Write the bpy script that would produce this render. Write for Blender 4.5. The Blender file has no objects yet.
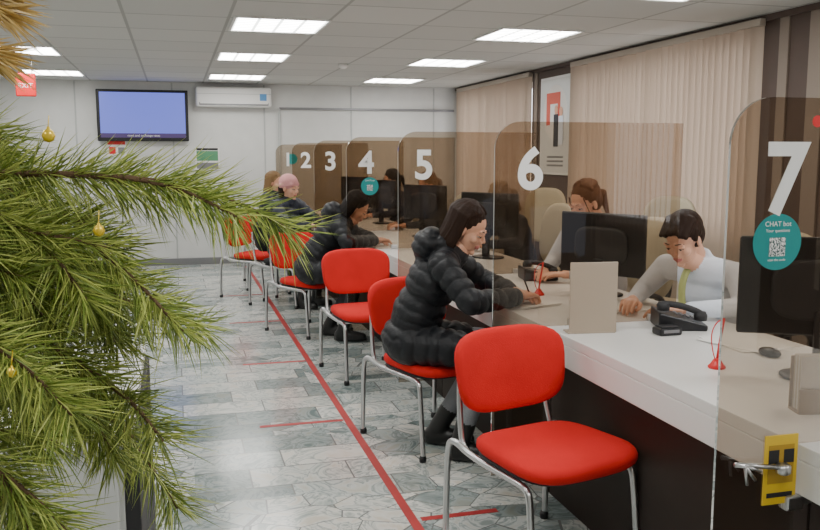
import bpy, bmesh, math, random
import numpy as np
from mathutils import Vector, Matrix
random.seed(3); rng=np.random.default_rng(3)
COL=bpy.context.scene.collection
R=math.radians
# ---------------------------------------------------------------- materials
def mat(name,col,rough=.5,metal=0,emis=None,es=0,spec=.5,bump=None,var=0,coat=0):
    m=bpy.data.materials.new(name); m.use_nodes=True
    nt=m.node_tree; b=nt.nodes['Principled BSDF']
    b.inputs['Base Color'].default_value=(*col,1)
    b.inputs['Roughness'].default_value=rough
    b.inputs['Metallic'].default_value=metal
    b.inputs['Specular IOR Level'].default_value=spec
    b.inputs['Coat Weight'].default_value=coat
    if emis:
        b.inputs['Emission Color'].default_value=(*emis,1); b.inputs['Emission Strength'].default_value=es
    tc=nt.nodes.new('ShaderNodeTexCoord')
    if var:
        n=nt.nodes.new('ShaderNodeTexNoise'); n.inputs['Scale'].default_value=6; n.inputs['Detail'].default_value=4
        nt.links.new(tc.outputs['Object'],n.inputs['Vector'])
        mx=nt.nodes.new('ShaderNodeMixRGB'); mx.blend_type='MULTIPLY'; mx.inputs[0].default_value=1
        mx.inputs[1].default_value=(*col,1)
        cr=nt.nodes.new('ShaderNodeValToRGB'); cr.color_ramp.elements[0].position=.3; cr.color_ramp.elements[1].position=.7
        cr.color_ramp.elements[0].color=(1-var,1-var,1-var,1); cr.color_ramp.elements[1].color=(1,1,1,1)
        nt.links.new(n.outputs['Fac'],cr.inputs[0]); nt.links.new(cr.outputs[0],mx.inputs[2]); nt.links.new(mx.outputs[0],b.inputs['Base Color'])
    if bump:
        n=nt.nodes.new('ShaderNodeTexNoise'); n.inputs['Scale'].default_value=bump[0]; n.inputs['Detail'].default_value=3
        nt.links.new(tc.outputs['Object'],n.inputs['Vector'])
        bp=nt.nodes.new('ShaderNodeBump'); bp.inputs['Strength'].default_value=bump[1]; bp.inputs['Distance'].default_value=.01
        nt.links.new(n.outputs['Fac'],bp.inputs['Height']); nt.links.new(bp.outputs[0],b.inputs['Normal'])
    return m
M={}
M['red']=mat('red_fabric',(.74,.022,.02),.85,spec=.25,bump=(250,.25),var=.12)
M['black_fabric']=mat('black_fabric',(.02,.02,.022),.8,bump=(250,.25))
M['chrome']=mat('grey_steel',(.62,.62,.63),.28,1)
M['black']=mat('black_plastic',(.012,.012,.014),.38)
M['blackm']=mat('black_matt_plastic',(.02,.02,.022),.6)
M['white']=mat('white_laminate',(.80,.79,.77),.3)
M['whitep']=mat('white_plastic',(.8,.79,.77),.4)
M['dkbrown']=mat('dark_brown_laminate',(.030,.019,.014),.55,var=.15,spec=.25)
M['wallw']=mat('white_wall',(.71,.71,.69),.6,var=.06)
M['seam']=mat('wall_seam',(.5,.51,.5),.6)
M['beige']=mat('beige_wall',(.50,.43,.36),.7,var=.05)
M['stripe']=mat('taupe_stripe',(.27,.215,.175),.6)
M['brown']=mat('brown_wall',(.10,.066,.052),.6,var=.1)
M['cream']=mat('cream_upholstery',(.48,.42,.30),.7,bump=(200,.2))
M['tape']=mat('red_tape',(.50,.035,.035),.5,var=.25)
M['coat']=mat('black_coat_nylon',(.008,.009,.012),.5,bump=(60,.3),spec=.4)
M['coatn']=mat('navy_coat_nylon',(.016,.022,.038),.5,bump=(60,.3))
M['jeans']=mat('grey_denim',(.26,.27,.29),.8,bump=(200,.3),var=.2)
M['pants']=mat('dark_trousers',(.03,.03,.035),.8)
M['boot']=mat('black_boot_leather',(.012,.012,.012),.4)
M['shirt']=mat('white_shirt',(.74,.78,.86),.7,bump=(25,.5))
M['blouse']=mat('grey_blouse',(.50,.50,.52),.7,bump=(25,.5))
M['vest']=mat('dark_jacket',(.04,.04,.05),.7,bump=(25,.4))
M['skin']=mat('skin',(.78,.42,.28),.5,var=.05)
M['lip']=mat('lips',(.56,.18,.15),.45)
M['eyew']=mat('eye_white',(.6,.57,.54),.2)
M['iris']=mat('eye_iris',(.03,.018,.01),.15)
M['paper']=mat('paper',(.82,.81,.78),.7)
M['paperb']=mat('printed_paper',(.72,.66,.55),.7,var=.3)
M['teal']=mat('teal_sticker',(.0,.27,.27),.4)
M['num']=mat('white_vinyl',(.88,.88,.87),.5)
M['yellow']=mat('yellow_plate',(.75,.50,.03),.5)
M['redp']=mat('red_plastic',(.75,.02,.02),.35)
M['gold']=mat('gold_foil',(.85,.60,.05),.3,.4)
M['bark']=mat('pine_bark',(.14,.085,.045),.9,bump=(80,.8))
M['needle']=mat('pine_needle',(.22,.31,.045),.5,var=.4)
M['needle2']=mat('pine_needle_light',(.50,.57,.13),.5,var=.3)
M['straw']=mat('straw_tinsel',(.66,.46,.16),.4)
M['tie']=mat('olive_lanyard',(.38,.40,.14),.6)
M['cab']=mat('white_cabinet_board',(.60,.61,.60),.4,var=.05)
M['pink']=mat('pink_knit',(.70,.33,.33),.9,bump=(150,.6))
M['metalgrey']=mat('grey_frame',(.25,.25,.26),.4,.6)
M['kraft']=mat('beige_acrylic',(.42,.34,.26),.35)
M['green']=mat('green_print',(.1,.3,.15),.6)
def hairmat(name,c):
    m=mat(name,c,.6,spec=.2); nt=m.node_tree; b=nt.nodes['Principled BSDF']
    tc=nt.nodes.new('ShaderNodeTexCoord'); mp=nt.nodes.new('ShaderNodeMapping'); mp.inputs['Scale'].default_value=(60,220,8)
    n=nt.nodes.new('ShaderNodeTexNoise'); n.inputs['Scale'].default_value=1; n.inputs['Detail'].default_value=2
    bp=nt.nodes.new('ShaderNodeBump'); bp.inputs['Strength'].default_value=.6; bp.inputs['Distance'].default_value=.005
    nt.links.new(tc.outputs['Object'],mp.inputs[0]); nt.links.new(mp.outputs[0],n.inputs[0]); nt.links.new(n.outputs[0],bp.inputs['Height']); nt.links.new(bp.outputs[0],b.inputs['Normal'])
    return m
M['hbrown']=hairmat('dark_brown_hair',(.026,.012,.007)); M['hblack']=hairmat('black_hair',(.010,.007,.006))
M['hblond']=hairmat('blond_hair',(.25,.15,.07)); M['hred']=hairmat('light_brown_hair',(.15,.07,.035))
def glass():
    m=bpy.data.materials.new('smoked_glass'); m.use_nodes=True; nt=m.node_tree; nt.nodes.clear()
    o=nt.nodes.new('ShaderNodeOutputMaterial'); t=nt.nodes.new('ShaderNodeBsdfTransparent'); t.inputs[0].default_value=(.765,.705,.635,1)
    g=nt.nodes.new('ShaderNodeBsdfGlossy'); g.inputs['Roughness'].default_value=.02; g.inputs[0].default_value=(.8,.8,.8,1)
    fr=nt.nodes.new('ShaderNodeFresnel'); fr.inputs[0].default_value=1.4
    mx=nt.nodes.new('ShaderNodeMixShader'); nt.links.new(fr.outputs[0],mx.inputs[0]); nt.links.new(t.outputs[0],mx.inputs[1]); nt.links.new(g.outputs[0],mx.inputs[2]); nt.links.new(mx.outputs[0],o.inputs[0]); return m
M['glass']=glass()
def node(nt,t,**k):
    n=nt.nodes.new(t)
    for a,v in k.items(): setattr(n,a,v)
    return n
def floor_mat():
    m=mat('marble_mosaic_floor',(.5,.5,.5),.16); nt=m.node_tree; b=nt.nodes['Principled BSDF']; L=nt.links.new
    tc=node(nt,'ShaderNodeTexCoord'); O=tc.outputs['Object']
    mp=node(nt,'ShaderNodeMapping'); mp.inputs['Rotation'].default_value=(0,0,.6); mp.inputs['Scale'].default_value=(1.0,1.5,1); L(O,mp.inputs[0])
    v1=node(nt,'ShaderNodeTexVoronoi'); v1.inputs['Scale'].default_value=5.0; L(mp.outputs[0],v1.inputs['Vector'])
    v2=node(nt,'ShaderNodeTexVoronoi',feature='DISTANCE_TO_EDGE'); v2.inputs['Scale'].default_value=5.0; L(mp.outputs[0],v2.inputs['Vector'])
    br=node(nt,'ShaderNodeTexBrick'); br.inputs['Scale'].default_value=1; br.inputs['Brick Width'].default_value=.46; br.inputs['Row Height'].default_value=.23; br.offset=.37
    br.inputs['Mortar Size'].default_value=.004; br.inputs['Color1'].default_value=(0,0,0,1); br.inputs['Color2'].default_value=(1,1,1,1); br.inputs['Mortar'].default_value=(.5,.5,.5,1); br.inputs['Bias'].default_value=0
    L(O,br.inputs['Vector'])
    mask=node(nt,'ShaderNodeTexVoronoi',distance='CHEBYCHEV'); mask.inputs['Scale'].default_value=1.1; mask.inputs['Randomness'].default_value=.6; L(O,mask.inputs['Vector'])
    sp=node(nt,'ShaderNodeSeparateColor'); L(mask.outputs['Color'],sp.inputs[0])
    gt=node(nt,'ShaderNodeMath',operation='GREATER_THAN'); L(sp.outputs[0],gt.inputs[0]); gt.inputs[1].default_value=.5
    sp1=node(nt,'ShaderNodeSeparateColor'); L(v1.outputs['Color'],sp1.inputs[0])
    mixv=node(nt,'ShaderNodeMixRGB'); L(gt.outputs[0],mixv.inputs[0]); L(sp1.outputs[0],mixv.inputs[1]); L(br.outputs['Color'],mixv.inputs[2])
    edge=node(nt,'ShaderNodeMath',operation='LESS_THAN'); L(v2.outputs[0],edge.inputs[0]); edge.inputs[1].default_value=.014
    mixe=node(nt,'ShaderNodeMixRGB'); L(gt.outputs[0],mixe.inputs[0]); L(edge.outputs[0],mixe.inputs[1]); L(br.outputs['Fac'],mixe.inputs[2])
    cr=node(nt,'ShaderNodeValToRGB'); e=cr.color_ramp.elements; e[0].color=(.25,.30,.295,1); e[1].color=(.82,.81,.77,1); x=e.new(.25); x.color=(.42,.47,.46,1); x=e.new(.5); x.color=(.62,.65,.63,1); x=e.new(.8); x.color=(.70,.70,.66,1)
    L(mixv.outputs[0],cr.inputs[0])
    ad=node(nt,'ShaderNodeVectorMath',operation='ADD'); L(O,ad.inputs[0])
    sc=node(nt,'ShaderNodeVectorMath',operation='SCALE'); L(mixv.outputs[0],sc.inputs[0]); sc.inputs['Scale'].default_value=9; L(sc.outputs[0],ad.inputs[1])
    nz=node(nt,'ShaderNodeTexNoise'); nz.inputs['Scale'].default_value=5; nz.inputs['Detail'].default_value=7; nz.inputs['Distortion'].default_value=2.4; L(ad.outputs[0],nz.inputs['Vector'])
    vr=node(nt,'ShaderNodeValToRGB'); e=vr.color_ramp.elements; e[0].position=.34; e[0].color=(.48,.54,.54,1); e[1].position=.68; e[1].color=(.90,.84,.76,1); x=e.new(.45); x.color=(1,1,1,1); x=e.new(.50); x.color=(.50,.55,.55,1); x=e.new(.55); x.color=(1,1,1,1)
    L(nz.outputs['Fac'],vr.inputs[0])
    mu=node(nt,'ShaderNodeMixRGB',blend_type='MULTIPLY'); mu.inputs[0].default_value=1; L(cr.outputs[0],mu.inputs[1]); L(vr.outputs[0],mu.inputs[2])
    fin=node(nt,'ShaderNodeMixRGB'); L(mixe.outputs[0],fin.inputs[0]); L(mu.outputs[0],fin.inputs[1]); fin.inputs[2].default_value=(.20,.21,.205,1)
    L(fin.outputs[0],b.inputs['Base Color']); return m
def ceil_mat():
    m=mat('ceiling_tiles',(.6,.6,.58),.8); nt=m.node_tree; b=nt.nodes['Principled BSDF']; L=nt.links.new
    tc=node(nt,'ShaderNodeTexCoord'); br=node(nt,'ShaderNodeTexBrick'); br.offset=0; br.inputs['Scale'].default_value=1
    br.inputs['Brick Width'].default_value=.7; br.inputs['Row Height'].default_value=.7; br.inputs['Mortar Size'].default_value=.012
    br.inputs['Color1'].default_value=(.57,.565,.54,1); br.inputs['Color2'].default_value=(.63,.62,.59,1); br.inputs['Mortar'].default_value=(.38,.375,.355,1)
    mp=node(nt,'ShaderNodeMapping'); mp.inputs['Location'].default_value=(-.4,-.6,0); L(tc.outputs['Object'],mp.inputs[0]); L(mp.outputs[0],br.inputs['Vector'])
    L(br.outputs['Color'],b.inputs['Base Color']); return m
M['floor']=floor_mat(); M['ceil']=ceil_mat()
def lamp_mat():
    m=mat('lamp_diffuser',(.9,.9,.9),.5,emis=(1,.985,.945),es=20.5); nt=m.node_tree; b=nt.nodes['Principled BSDF']; L=nt.links.new
    tc=node(nt,'ShaderNodeTexCoord'); br=node(nt,'ShaderNodeTexBrick'); br.offset=0; br.inputs['Scale'].default_value=1
    br.inputs['Brick Width'].default_value=.16; br.inputs['Row Height'].default_value=.08; br.inputs['Mortar Size'].default_value=.012
    br.inputs['Color1'].default_value=(1,.985,.945,1); br.inputs['Color2'].default_value=(1,.985,.945,1); br.inputs['Mortar'].default_value=(.2,.21,.20,1)
    L(tc.outputs['Object'],br.inputs['Vector']); L(br.outputs['Color'],b.inputs['Emission Color']); return m
M['lamp']=lamp_mat()
def tv_mat():
    m=mat('tv_screen',(.02,.02,.03),.3); nt=m.node_tree; b=nt.nodes['Principled BSDF']; L=nt.links.new
    tc=node(nt,'ShaderNodeTexCoord'); sx=node(nt,'ShaderNodeSeparateXYZ'); L(tc.outputs['Object'],sx.inputs[0])
    cr=node(nt,'ShaderNodeValToRGB'); cr.color_ramp.interpolation='CONSTANT'; e=cr.color_ramp.elements; e[0].color=(.06,.03,.12,1); e[1].position=.13; e[1].color=(.16,.20,.80,1)
    ma=node(nt,'ShaderNodeMath',operation='MULTIPLY_ADD'); L(sx.outputs['Z'],ma.inputs[0]); ma.inputs[1].default_value=1.6; ma.inputs[2].default_value=.5
    L(ma.outputs[0],cr.inputs[0]); L(cr.outputs[0],b.inputs['Emission Color']); b.inputs['Emission Strength'].default_value=1.2; return m
M['tv']=tv_mat()
def blind_mat():
    m=mat('fabric_blind',(.52,.42,.335),.8,bump=(300,.1)); nt=m.node_tree; b=nt.nodes['Principled BSDF']
    o=nt.nodes['Material Output']; tr=node(nt,'ShaderNodeBsdfTranslucent'); tr.inputs[0].default_value=(.6,.46,.36,1)
    mx=node(nt,'ShaderNodeMixShader'); mx.inputs[0].default_value=.2; nt.links.new(b.outputs[0],mx.inputs[1]); nt.links.new(tr.outputs[0],mx.inputs[2]); nt.links.new(mx.outputs[0],o.inputs[0]); return m
M['blind']=blind_mat()
def qr_mat():
    m=mat('qr_print',(1,1,1),.5); nt=m.node_tree; b=nt.nodes['Principled BSDF']; L=nt.links.new
    tc=node(nt,'ShaderNodeTexCoord'); sn=node(nt,'ShaderNodeVectorMath',operation='SNAP'); sn.inputs[1].default_value=(.0022,.5,.0022); L(tc.outputs['Object'],sn.inputs[0])
    w=node(nt,'ShaderNodeTexWhiteNoise'); L(sn.outputs[0],w.inputs['Vector']); g=node(nt,'ShaderNodeMath',operation='GREATER_THAN'); g.inputs[1].default_value=.5; L(w.outputs['Value'],g.inputs[0])
    cr=node(nt,'ShaderNodeMixRGB'); L(g.outputs[0],cr.inputs[0]); cr.inputs[1].default_value=(.05,.1,.1,1); cr.inputs[2].default_value=(.85,.85,.85,1); L(cr.outputs[0],b.inputs['Base Color']); return m
M['qr']=qr_mat()
# ---------------------------------------------------------------- mesh helpers
def empty(name,loc=(0,0,0),rz=0,parent=None):
    e=bpy.data.objects.new(name,None); e.empty_display_size=.1; e.location=loc; e.rotation_euler=(0,0,rz); COL.objects.link(e)
    if parent: e.parent=parent
    return e
def mk(name,v,f,m,parent=None,smooth=True,loc=None):
    me=bpy.data.meshes.new(name); me.from_pydata([tuple(x) for x in v],[],[tuple(x) for x in f]); me.materials.append(m)
    if smooth: me.polygons.foreach_set('use_smooth',[True]*len(me.polygons))
    me.update(); o=bpy.data.objects.new(name,me); COL.objects.link(o)
    if parent: o.parent=parent
    if loc: o.location=loc
    return o
def rbox(name,size,c,m,parent=None,bev=.004,rot=None,loc=None,seg=2):
    bm=bmesh.new(); bmesh.ops.create_cube(bm,size=1); bmesh.ops.scale(bm,vec=size,verts=bm.verts)
    if bev: bmesh.ops.bevel(bm,geom=bm.edges[:],offset=min(bev,min(size)*.45),segments=seg,affect='EDGES',profile=.5)
    T=Matrix.Translation(c)
    if rot is not None: T=T@(rot if isinstance(rot,Matrix) else Matrix.Rotation(rot,4,'Z'))
    bmesh.ops.transform(bm,matrix=T,verts=bm.verts)
    me=bpy.data.meshes.new(name); bm.to_mesh(me); bm.free(); me.materials.append(m); o=bpy.data.objects.new(name,me); COL.objects.link(o)
    if parent: o.parent=parent
    if loc: o.location=loc
    return o
def chaikin(p,n=3):
    p=[Vector(x) for x in p]
    for _ in range(n):
        q=[p[0]]
        for a,b in zip(p[:-1],p[1:]): q+= [a*.75+b*.25,a*.25+b*.75]
        q.append(p[-1]); p=q
    return p
def sweep(pts,rad,n=10,cap=True):
    pts=[Vector(p) for p in pts]; N=len(pts)
    if not hasattr(rad,'__len__'): rad=[rad]*N
    V=[];F=[]; t=(pts[1]-pts[0]).normalized(); up=Vector((0,0,1)) if abs(t.z)<.9 else Vector((1,0,0)); x=t.cross(up).normalized()
    for i,p in enumerate(pts):
        t=(pts[min(i+1,N-1)]-pts[max(i-1,0)]).normalized(); x=(x-t*x.dot(t)).normalized(); y=t.cross(x)
        for k in range(n):
            a=2*math.pi*k/n; V.append(p+(x*math.cos(a)+y*math.sin(a))*rad[i])
    for i in range(N-1):
        for k in range(n):
            F.append((i*n+k,i*n+(k+1)%n,(i+1)*n+(k+1)%n,(i+1)*n+k))
    if cap: F.append(tuple(range(n-1,-1,-1))); F.append(tuple((N-1)*n+k for k in range(n)))
    return V,F
def tube(name,pts,r,m,parent=None,n=10,sm=3):
    p=chaikin(pts,sm) if sm else pts
    V,F=sweep(p,r,n); return mk(name,V,F,m,parent)
def lathe(name,prof,m,parent=None,c=(0,0,0),n=24):
    V=[];F=[]
    for r,z in prof:
        for k in range(n):
            a=2*math.pi*k/n; V.append((c[0]+r*math.cos(a),c[1]+r*math.sin(a),c[2]+z))
    for i in range(len(prof)-1):
        for k in range(n): F.append((i*n+k,i*n+(k+1)%n,(i+1)*n+(k+1)%n,(i+1)*n+k))
    F.append(tuple(range(n-1,-1,-1))); F.append(tuple((len(prof)-1)*n+k for k in range(n)))
    return mk(name,V,F,m,parent)
def pad(name,w,d,h,m,parent,fn,ex=5,n=48,shape=None):
    V=[];F=[]
    prof=[(0.0,-.5),(.5,-.5),(.88,-.5),(.96,-.42),(1.0,-.2),(1.0,.15),(.97,.34),(.90,.45),(.75,.5),(.5,.53),(.25,.54),(0.0,.545)]
    for s,z in prof:
        for k in range(n):
            a=2*math.pi*k/n; c,s2=math.cos(a),math.sin(a)
            rr=(abs(c)**ex+abs(s2)**ex)**(-1/ex)
            x=w/2*rr*c*max(s,.001); y=d/2*rr*s2*max(s,.001)
            if shape: x,y=shape(x,y)
            V.append(fn(x,y,z*h))
    for i in range(len(prof)-1):
        for k in range(n): F.append((i*n+k,i*n+(k+1)%n,(i+1)*n+(k+1)%n,(i+1)*n+k))
    F.append(tuple(range(n-1,-1,-1))); F.append(tuple((len(prof)-1)*n+k for k in range(n)))
    return mk(name,V,F,m,parent)
def text(name,s,size,m,parent,loc,off=0,ext=.0008,rz=0,sx=1):
    cu=bpy.data.curves.new(name,'FONT'); cu.body=s; cu.size=size; cu.align_x='CENTER'; cu.offset=off; cu.extrude=ext
    o=bpy.data.objects.new(name+'_tmp',cu); COL.objects.link(o); bpy.context.view_layer.update()
    dg=bpy.context.evaluated_depsgraph_get(); me=bpy.data.meshes.new_from_object(o.evaluated_get(dg)); bpy.data.objects.remove(o)
    me.transform(Matrix.Translation(loc)@Matrix.Rotation(rz,4,'Z')@Matrix.Rotation(math.pi/2,4,'X')@Matrix.Diagonal((sx,1,1,1)))
    me.materials.clear(); me.materials.append(m); q=bpy.data.objects.new(name,me); COL.objects.link(q); q.parent=parent; return q
# ---------------------------------------------------------------- room
XR=3.95; XL=-3.2; YB=11.8; YF=-1.6; H=2.42
rbox('floor',(XR-XL+.4,YB-YF+.4,.1),((XR+XL)/2,(YB+YF)/2,-.05),M['floor'],bev=0)
rbox('ceiling',(XR-XL+.4,YB-YF+.4,.1),((XR+XL)/2,(YB+YF)/2,H+.05),M['ceil'],bev=0)
wb=empty('wall_back')
rbox('wall_panel',(XR-XL+.4,.2,H),((XR+XL)/2,YB+.1,H/2),M['wallw'],wb,bev=0)
for i in range(6): rbox('seam_%d'%i,(.02,.008,H-.1),(-2.4+1.2*i,YB-.004,H/2+.04),M['seam'],wb,bev=.002)
rbox('cable_duct',(2.5,.03,.03),(2.65,YB-.015,2.1),M['metalgrey'],wb,bev=.004)
rbox('cable_duct_vertical',(.03,.03,.9),(1.4,YB-.015,1.65),M['seam'],wb,bev=.004)
rbox('wall_left',(.2,YB-YF,H),(XL-.1,(YB+YF)/2,H/2),M['wallw'],bev=0)
rbox('wall_front',(XR-XL+.4,.2,H),((XR+XL)/2,YF-.1,H/2),M['wallw'],bev=0)
rbox('baseboard_back',(XR-XL,.02,.09),((XR+XL)/2,YB-.01,.045),M['metalgrey'],bev=.004)
wr=empty('wall_right'); wins=[(-1.0,1.4),(1.9,4.2),(5.15,7.95),(9.1,11.55)]
ys=[YF]+[y for w in wins for y in w]+[YB]
for i in range(0,len(ys),2):
    if ys[i+1]>ys[i]: rbox('pier_%d'%i,(.2,ys[i+1]-ys[i],H),(XR+.1,(ys[i]+ys[i+1])/2,H/2),M['brown'],wr,bev=0)
for i,(a,b) in enumerate(wins):
    rbox('sill_wall_%d'%i,(.2,b-a,.85),(XR+.1,(a+b)/2,.425),M['beige'],wr,bev=0)
    rbox('lintel_%d'%i,(.2,b-a,.12),(XR+.1,(a+b)/2,H-.06),M['beige'],wr,bev=0)
for i,(y,w) in enumerate([(4.93,.09),(4.62,.14),(4.32,.08),(8.98,.08)]):
    rbox('pier_stripe_%d'%i,(.012,w,H),(XR-.006,y,H/2),M['stripe'],wr,bev=0)
rbox('trim_1',(.03,YB-4.3,.04),(XR-.015,(YB+4.3)/2,H-.02),M['brown'],bev=.004)
for i,(a,b) in enumerate(wins):
    w=empty('window_%d'%(i+1))
    for z in (.87,2.27): rbox('rail',(.06,b-a,.06),(XR+.1,(a+b)/2,z),M['whitep'],w)
    for y in (a+.03,(a+b)/2,b-.03): rbox('mullion',(.06,.06,1.42),(XR+.1,y,1.58),M['whitep'],w)
    pane=rbox('daylight_pane',(.01,b-a,1.45),(XR+.16,(a+b)/2,1.58),mat('daylight_%d'%i,(.8,.8,.8),.5,emis=(.9,.93,1),es=2.8),w,bev=0)
    bl=empty('vertical_blind'+('' if i==0 else '.%03d'%i))
    V=[];F=[]; n=int((b-a)/.078)
    for k in range(n+1):
        y=a+(b-a)*k/n; ang=-R(random.uniform(18,42)); dx=.047*math.sin(ang); dy=.047*math.cos(ang); x0=XR-.05
        sw=random.uniform(-.006,.006)
        q=len(V)
        for (x,yy) in ((x0-dx,y-dy),(x0+.008,y),(x0+dx,y+dy)):
            V.append((x,yy,.62)); V.append((x+sw,yy,2.35))
        F+=[(q,q+2,q+3,q+1),(q+2,q+4,q+5,q+3)]
    mk('slats',V,F,M['blind'],bl)
    rbox('headrail',(.05,b-a+.1,.05),(XR-.05,(a+b)/2,2.37),M['beige'],bl)
k=0
for X in (-1.33,.77,2.74):
    for Y in (.25,2.35,4.45,6.45,8.55,10.75):
        e=empty('ceiling_panel_lamp'+('' if k==0 else '.%03d'%k),(X,Y,H)); k+=1
        mk('diffuser',[(-.32,-.32,-.006),(.32,-.32,-.006),(.32,.32,-.006),(-.32,.32,-.006)],[(0,3,2,1)],M['lamp'],e,False)
        for s in (-1,1):
            rbox('frame_x',(.68,.02,.012),(0,s*.33,-.006),M['whitep'],e,bev=.002); rbox('frame_y',(.02,.64,.012),(s*.33,0,-.006),M['whitep'],e,bev=.002)
sd=empty('smoke_detector',(1.75,9.0,H)); lathe('body',[(.05,0),(.055,-.02),(.03,-.045),(.0,-.05)],M['whitep'],sd)
def tape(name,x0,x1,y0,y1,nn=1):
    rbox(name,(abs(x1-x0),abs(y1-y0),.0012),((x0+x1)/2,(y0+y1)/2,.0006),M['tape'],bev=0)
tape('floor_tape',.865,.905,2.6,11.4)
for i,(y,a,b) in enumerate([(4.52,.40,.86),(5.95,.42,.86),(7.5,.42,.86),(9.0,.42,.86),(3.15,.92,1.25)]): tape('floor_tape.%03d'%(i+1),a,b,y,y+.035)
# ---------------------------------------------------------------- counter
ct=empty('service_counter'); CY0,CY1=.8,11.3; CX0,CX1=1.49,2.3; CZ=.75
rbox('top',(CX1-CX0,CY1-CY0,.04),((CX0+CX1)/2,(CY0+CY1)/2,CZ-.02),M['white'],ct,bev=.003)
rbox('fascia',(.025,CY1-CY0,.09),(CX0+.0125,(CY0+CY1)/2,CZ-.085),M['white'],ct,bev=.003)
for i in range(9):
    y0=1.73-1.55+i*1.55
    a=max(y0+.004,CY0); b=min(y0+1.546,CY1)
    if b-a>.2: rbox('front_%d'%i,(.02,b-a,.65),(1.545,(a+b)/2,.325),M['dkbrown'],ct,bev=.002)
    if CY0<=y0<=CY1: rbox('divider_%d'%i,(.7,.03,.70),(1.92,y0+.02,.355),M['dkbrown'],ct,bev=.002)
# ---------------------------------------------------------------- partitions
PY=[1.73,3.25,4.8,6.35,7.9,9.45,11.0]
def disc(name,c,r,m,parent,dy=.001):
    V=[(c[0]+r*math.cos(2*math.pi*k/40),c[1],c[2]+r*math.sin(2*math.pi*k/40)) for k in range(40)]
    V+= [(a,b-dy,z) for a,b,z in V]; F=[tuple(range(40)),tuple(range(79,39,-1))]+[(k,(k+1)%40,40+(k+1)%40,40+k) for k in range(40)]
    return mk(name,V,F,m,parent,False)
for i,y in enumerate(PY):
    e=empty('glass_partition'+('' if i==0 else '.%03d'%i),(0,y,0)); zt=1.605; x0,x1=1.25,2.11; r=.11
    prof=[(x0,.12)]+[(x0,zt-r)]+[(x0+r-r*math.cos(a),zt-r+r*math.sin(a)) for a in np.linspace(0,math.pi/2,10)[1:]]+[(x1,zt),(x1,CZ+.002),(CX0-.004,CZ+.002),(CX0-.004,.12)]
    n=len(prof); V=[(a,-.004,b) for a,b in prof]+[(a,.004,b) for a,b in prof]
    F=[tuple(range(n)),tuple(range(2*n-1,n-1,-1))]+[(k,n+k,n+(k+1)%n,(k+1)%n) for k in range(n)]
    mk('glass_sheet',V,F,M['glass'],e,False)
    num=str(7-i); text('number',num,.235,M['num'],e,(1.405,-.0055,1.335),off=.006)
    for zz in (.3,.60): 
        rbox('clamp',(.05,.035,.04),(CX0-.012,0,zz),M['chrome'],e,bev=.006)
        rbox('clamp_arm',(.06,.015,.02),(CX0+.02,0,zz),M['chrome'],e,bev=.003)
    for xx in (1.62,2.0): rbox('counter_clamp',(.05,.03,.03),(xx,0,CZ+.0165),M['chrome'],e,bev=.005)
    if i in (0,3):
        cx,cz=1.39,1.263
        if i==3: cx,cz=1.43,1.235
        disc('sticker',(cx,-.0052,cz),.068,M['teal'],e)
        rbox('qr_code',(.045,.001,.045),(0,0,0),M['qr'],e,bev=0,loc=(cx,-.0068,cz-.012))
        text('sticker_label','CHAT bot',.017,M['num'],e,(cx,-.0066,cz+.038),ext=.0002)
        if i==0:
            text('sticker_line_1','Your questions',.011,M['num'],e,(cx,-.0066,cz+.024),ext=.0002); text('sticker_line_2','scan the code',.009,M['num'],e,(cx,-.0066,cz-.046),ext=.0002)
    if i==6: disc('sticker',(1.46,-.0052,1.42),.068,M['teal'],e)
    if i==0:
        px=1.435; pz=.69
        rbox('warning_plate',(.098,.003,.18),(px,-.0065,pz),M['yellow'],e,bev=.008)
        rbox('plate_window',(.075,.001,.1),(px,-.0085,pz+.015),mat('amber_print',(.45,.27,.02),.5),e,bev=.004)
        for dx in (-.022,.022): rbox('print_block',(.03,.001,.035),(px+dx,-.0092,pz+.035),M['blackm'],e,bev=0)
        rbox('print_text',(.075,.001,.012),(px,-.0085,pz-.065),M['blackm'],e,bev=0)
        tube('lock_rod',[(1.285,-.03,.725),(1.42,-.03,.705)],.006,M['chrome'],e,sm=0)
        lathe('lock_body',[(.013,-.012),(.018,-.008),(.018,.01),(.012,.014)],M['chrome'],e,(1.425,-.03,.70),16)
        for k in range(3):
            a=.4+k*.5; tube('key_%d'%k,[(1.31,-.034,.722),(1.31+.05*math.cos(a),-.036,.722-.05*math.sin(a))],.004,M['chrome'],e,sm=0)
        lathe('key_ring',[(.014,-.002),(.016,0),(.014,.002)],M['chrome'],e,(1.305,-.03,.722),16)
        disc('red_sticker',(1.485,-.0052,1.55),.014,M['redp'],e)
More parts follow.
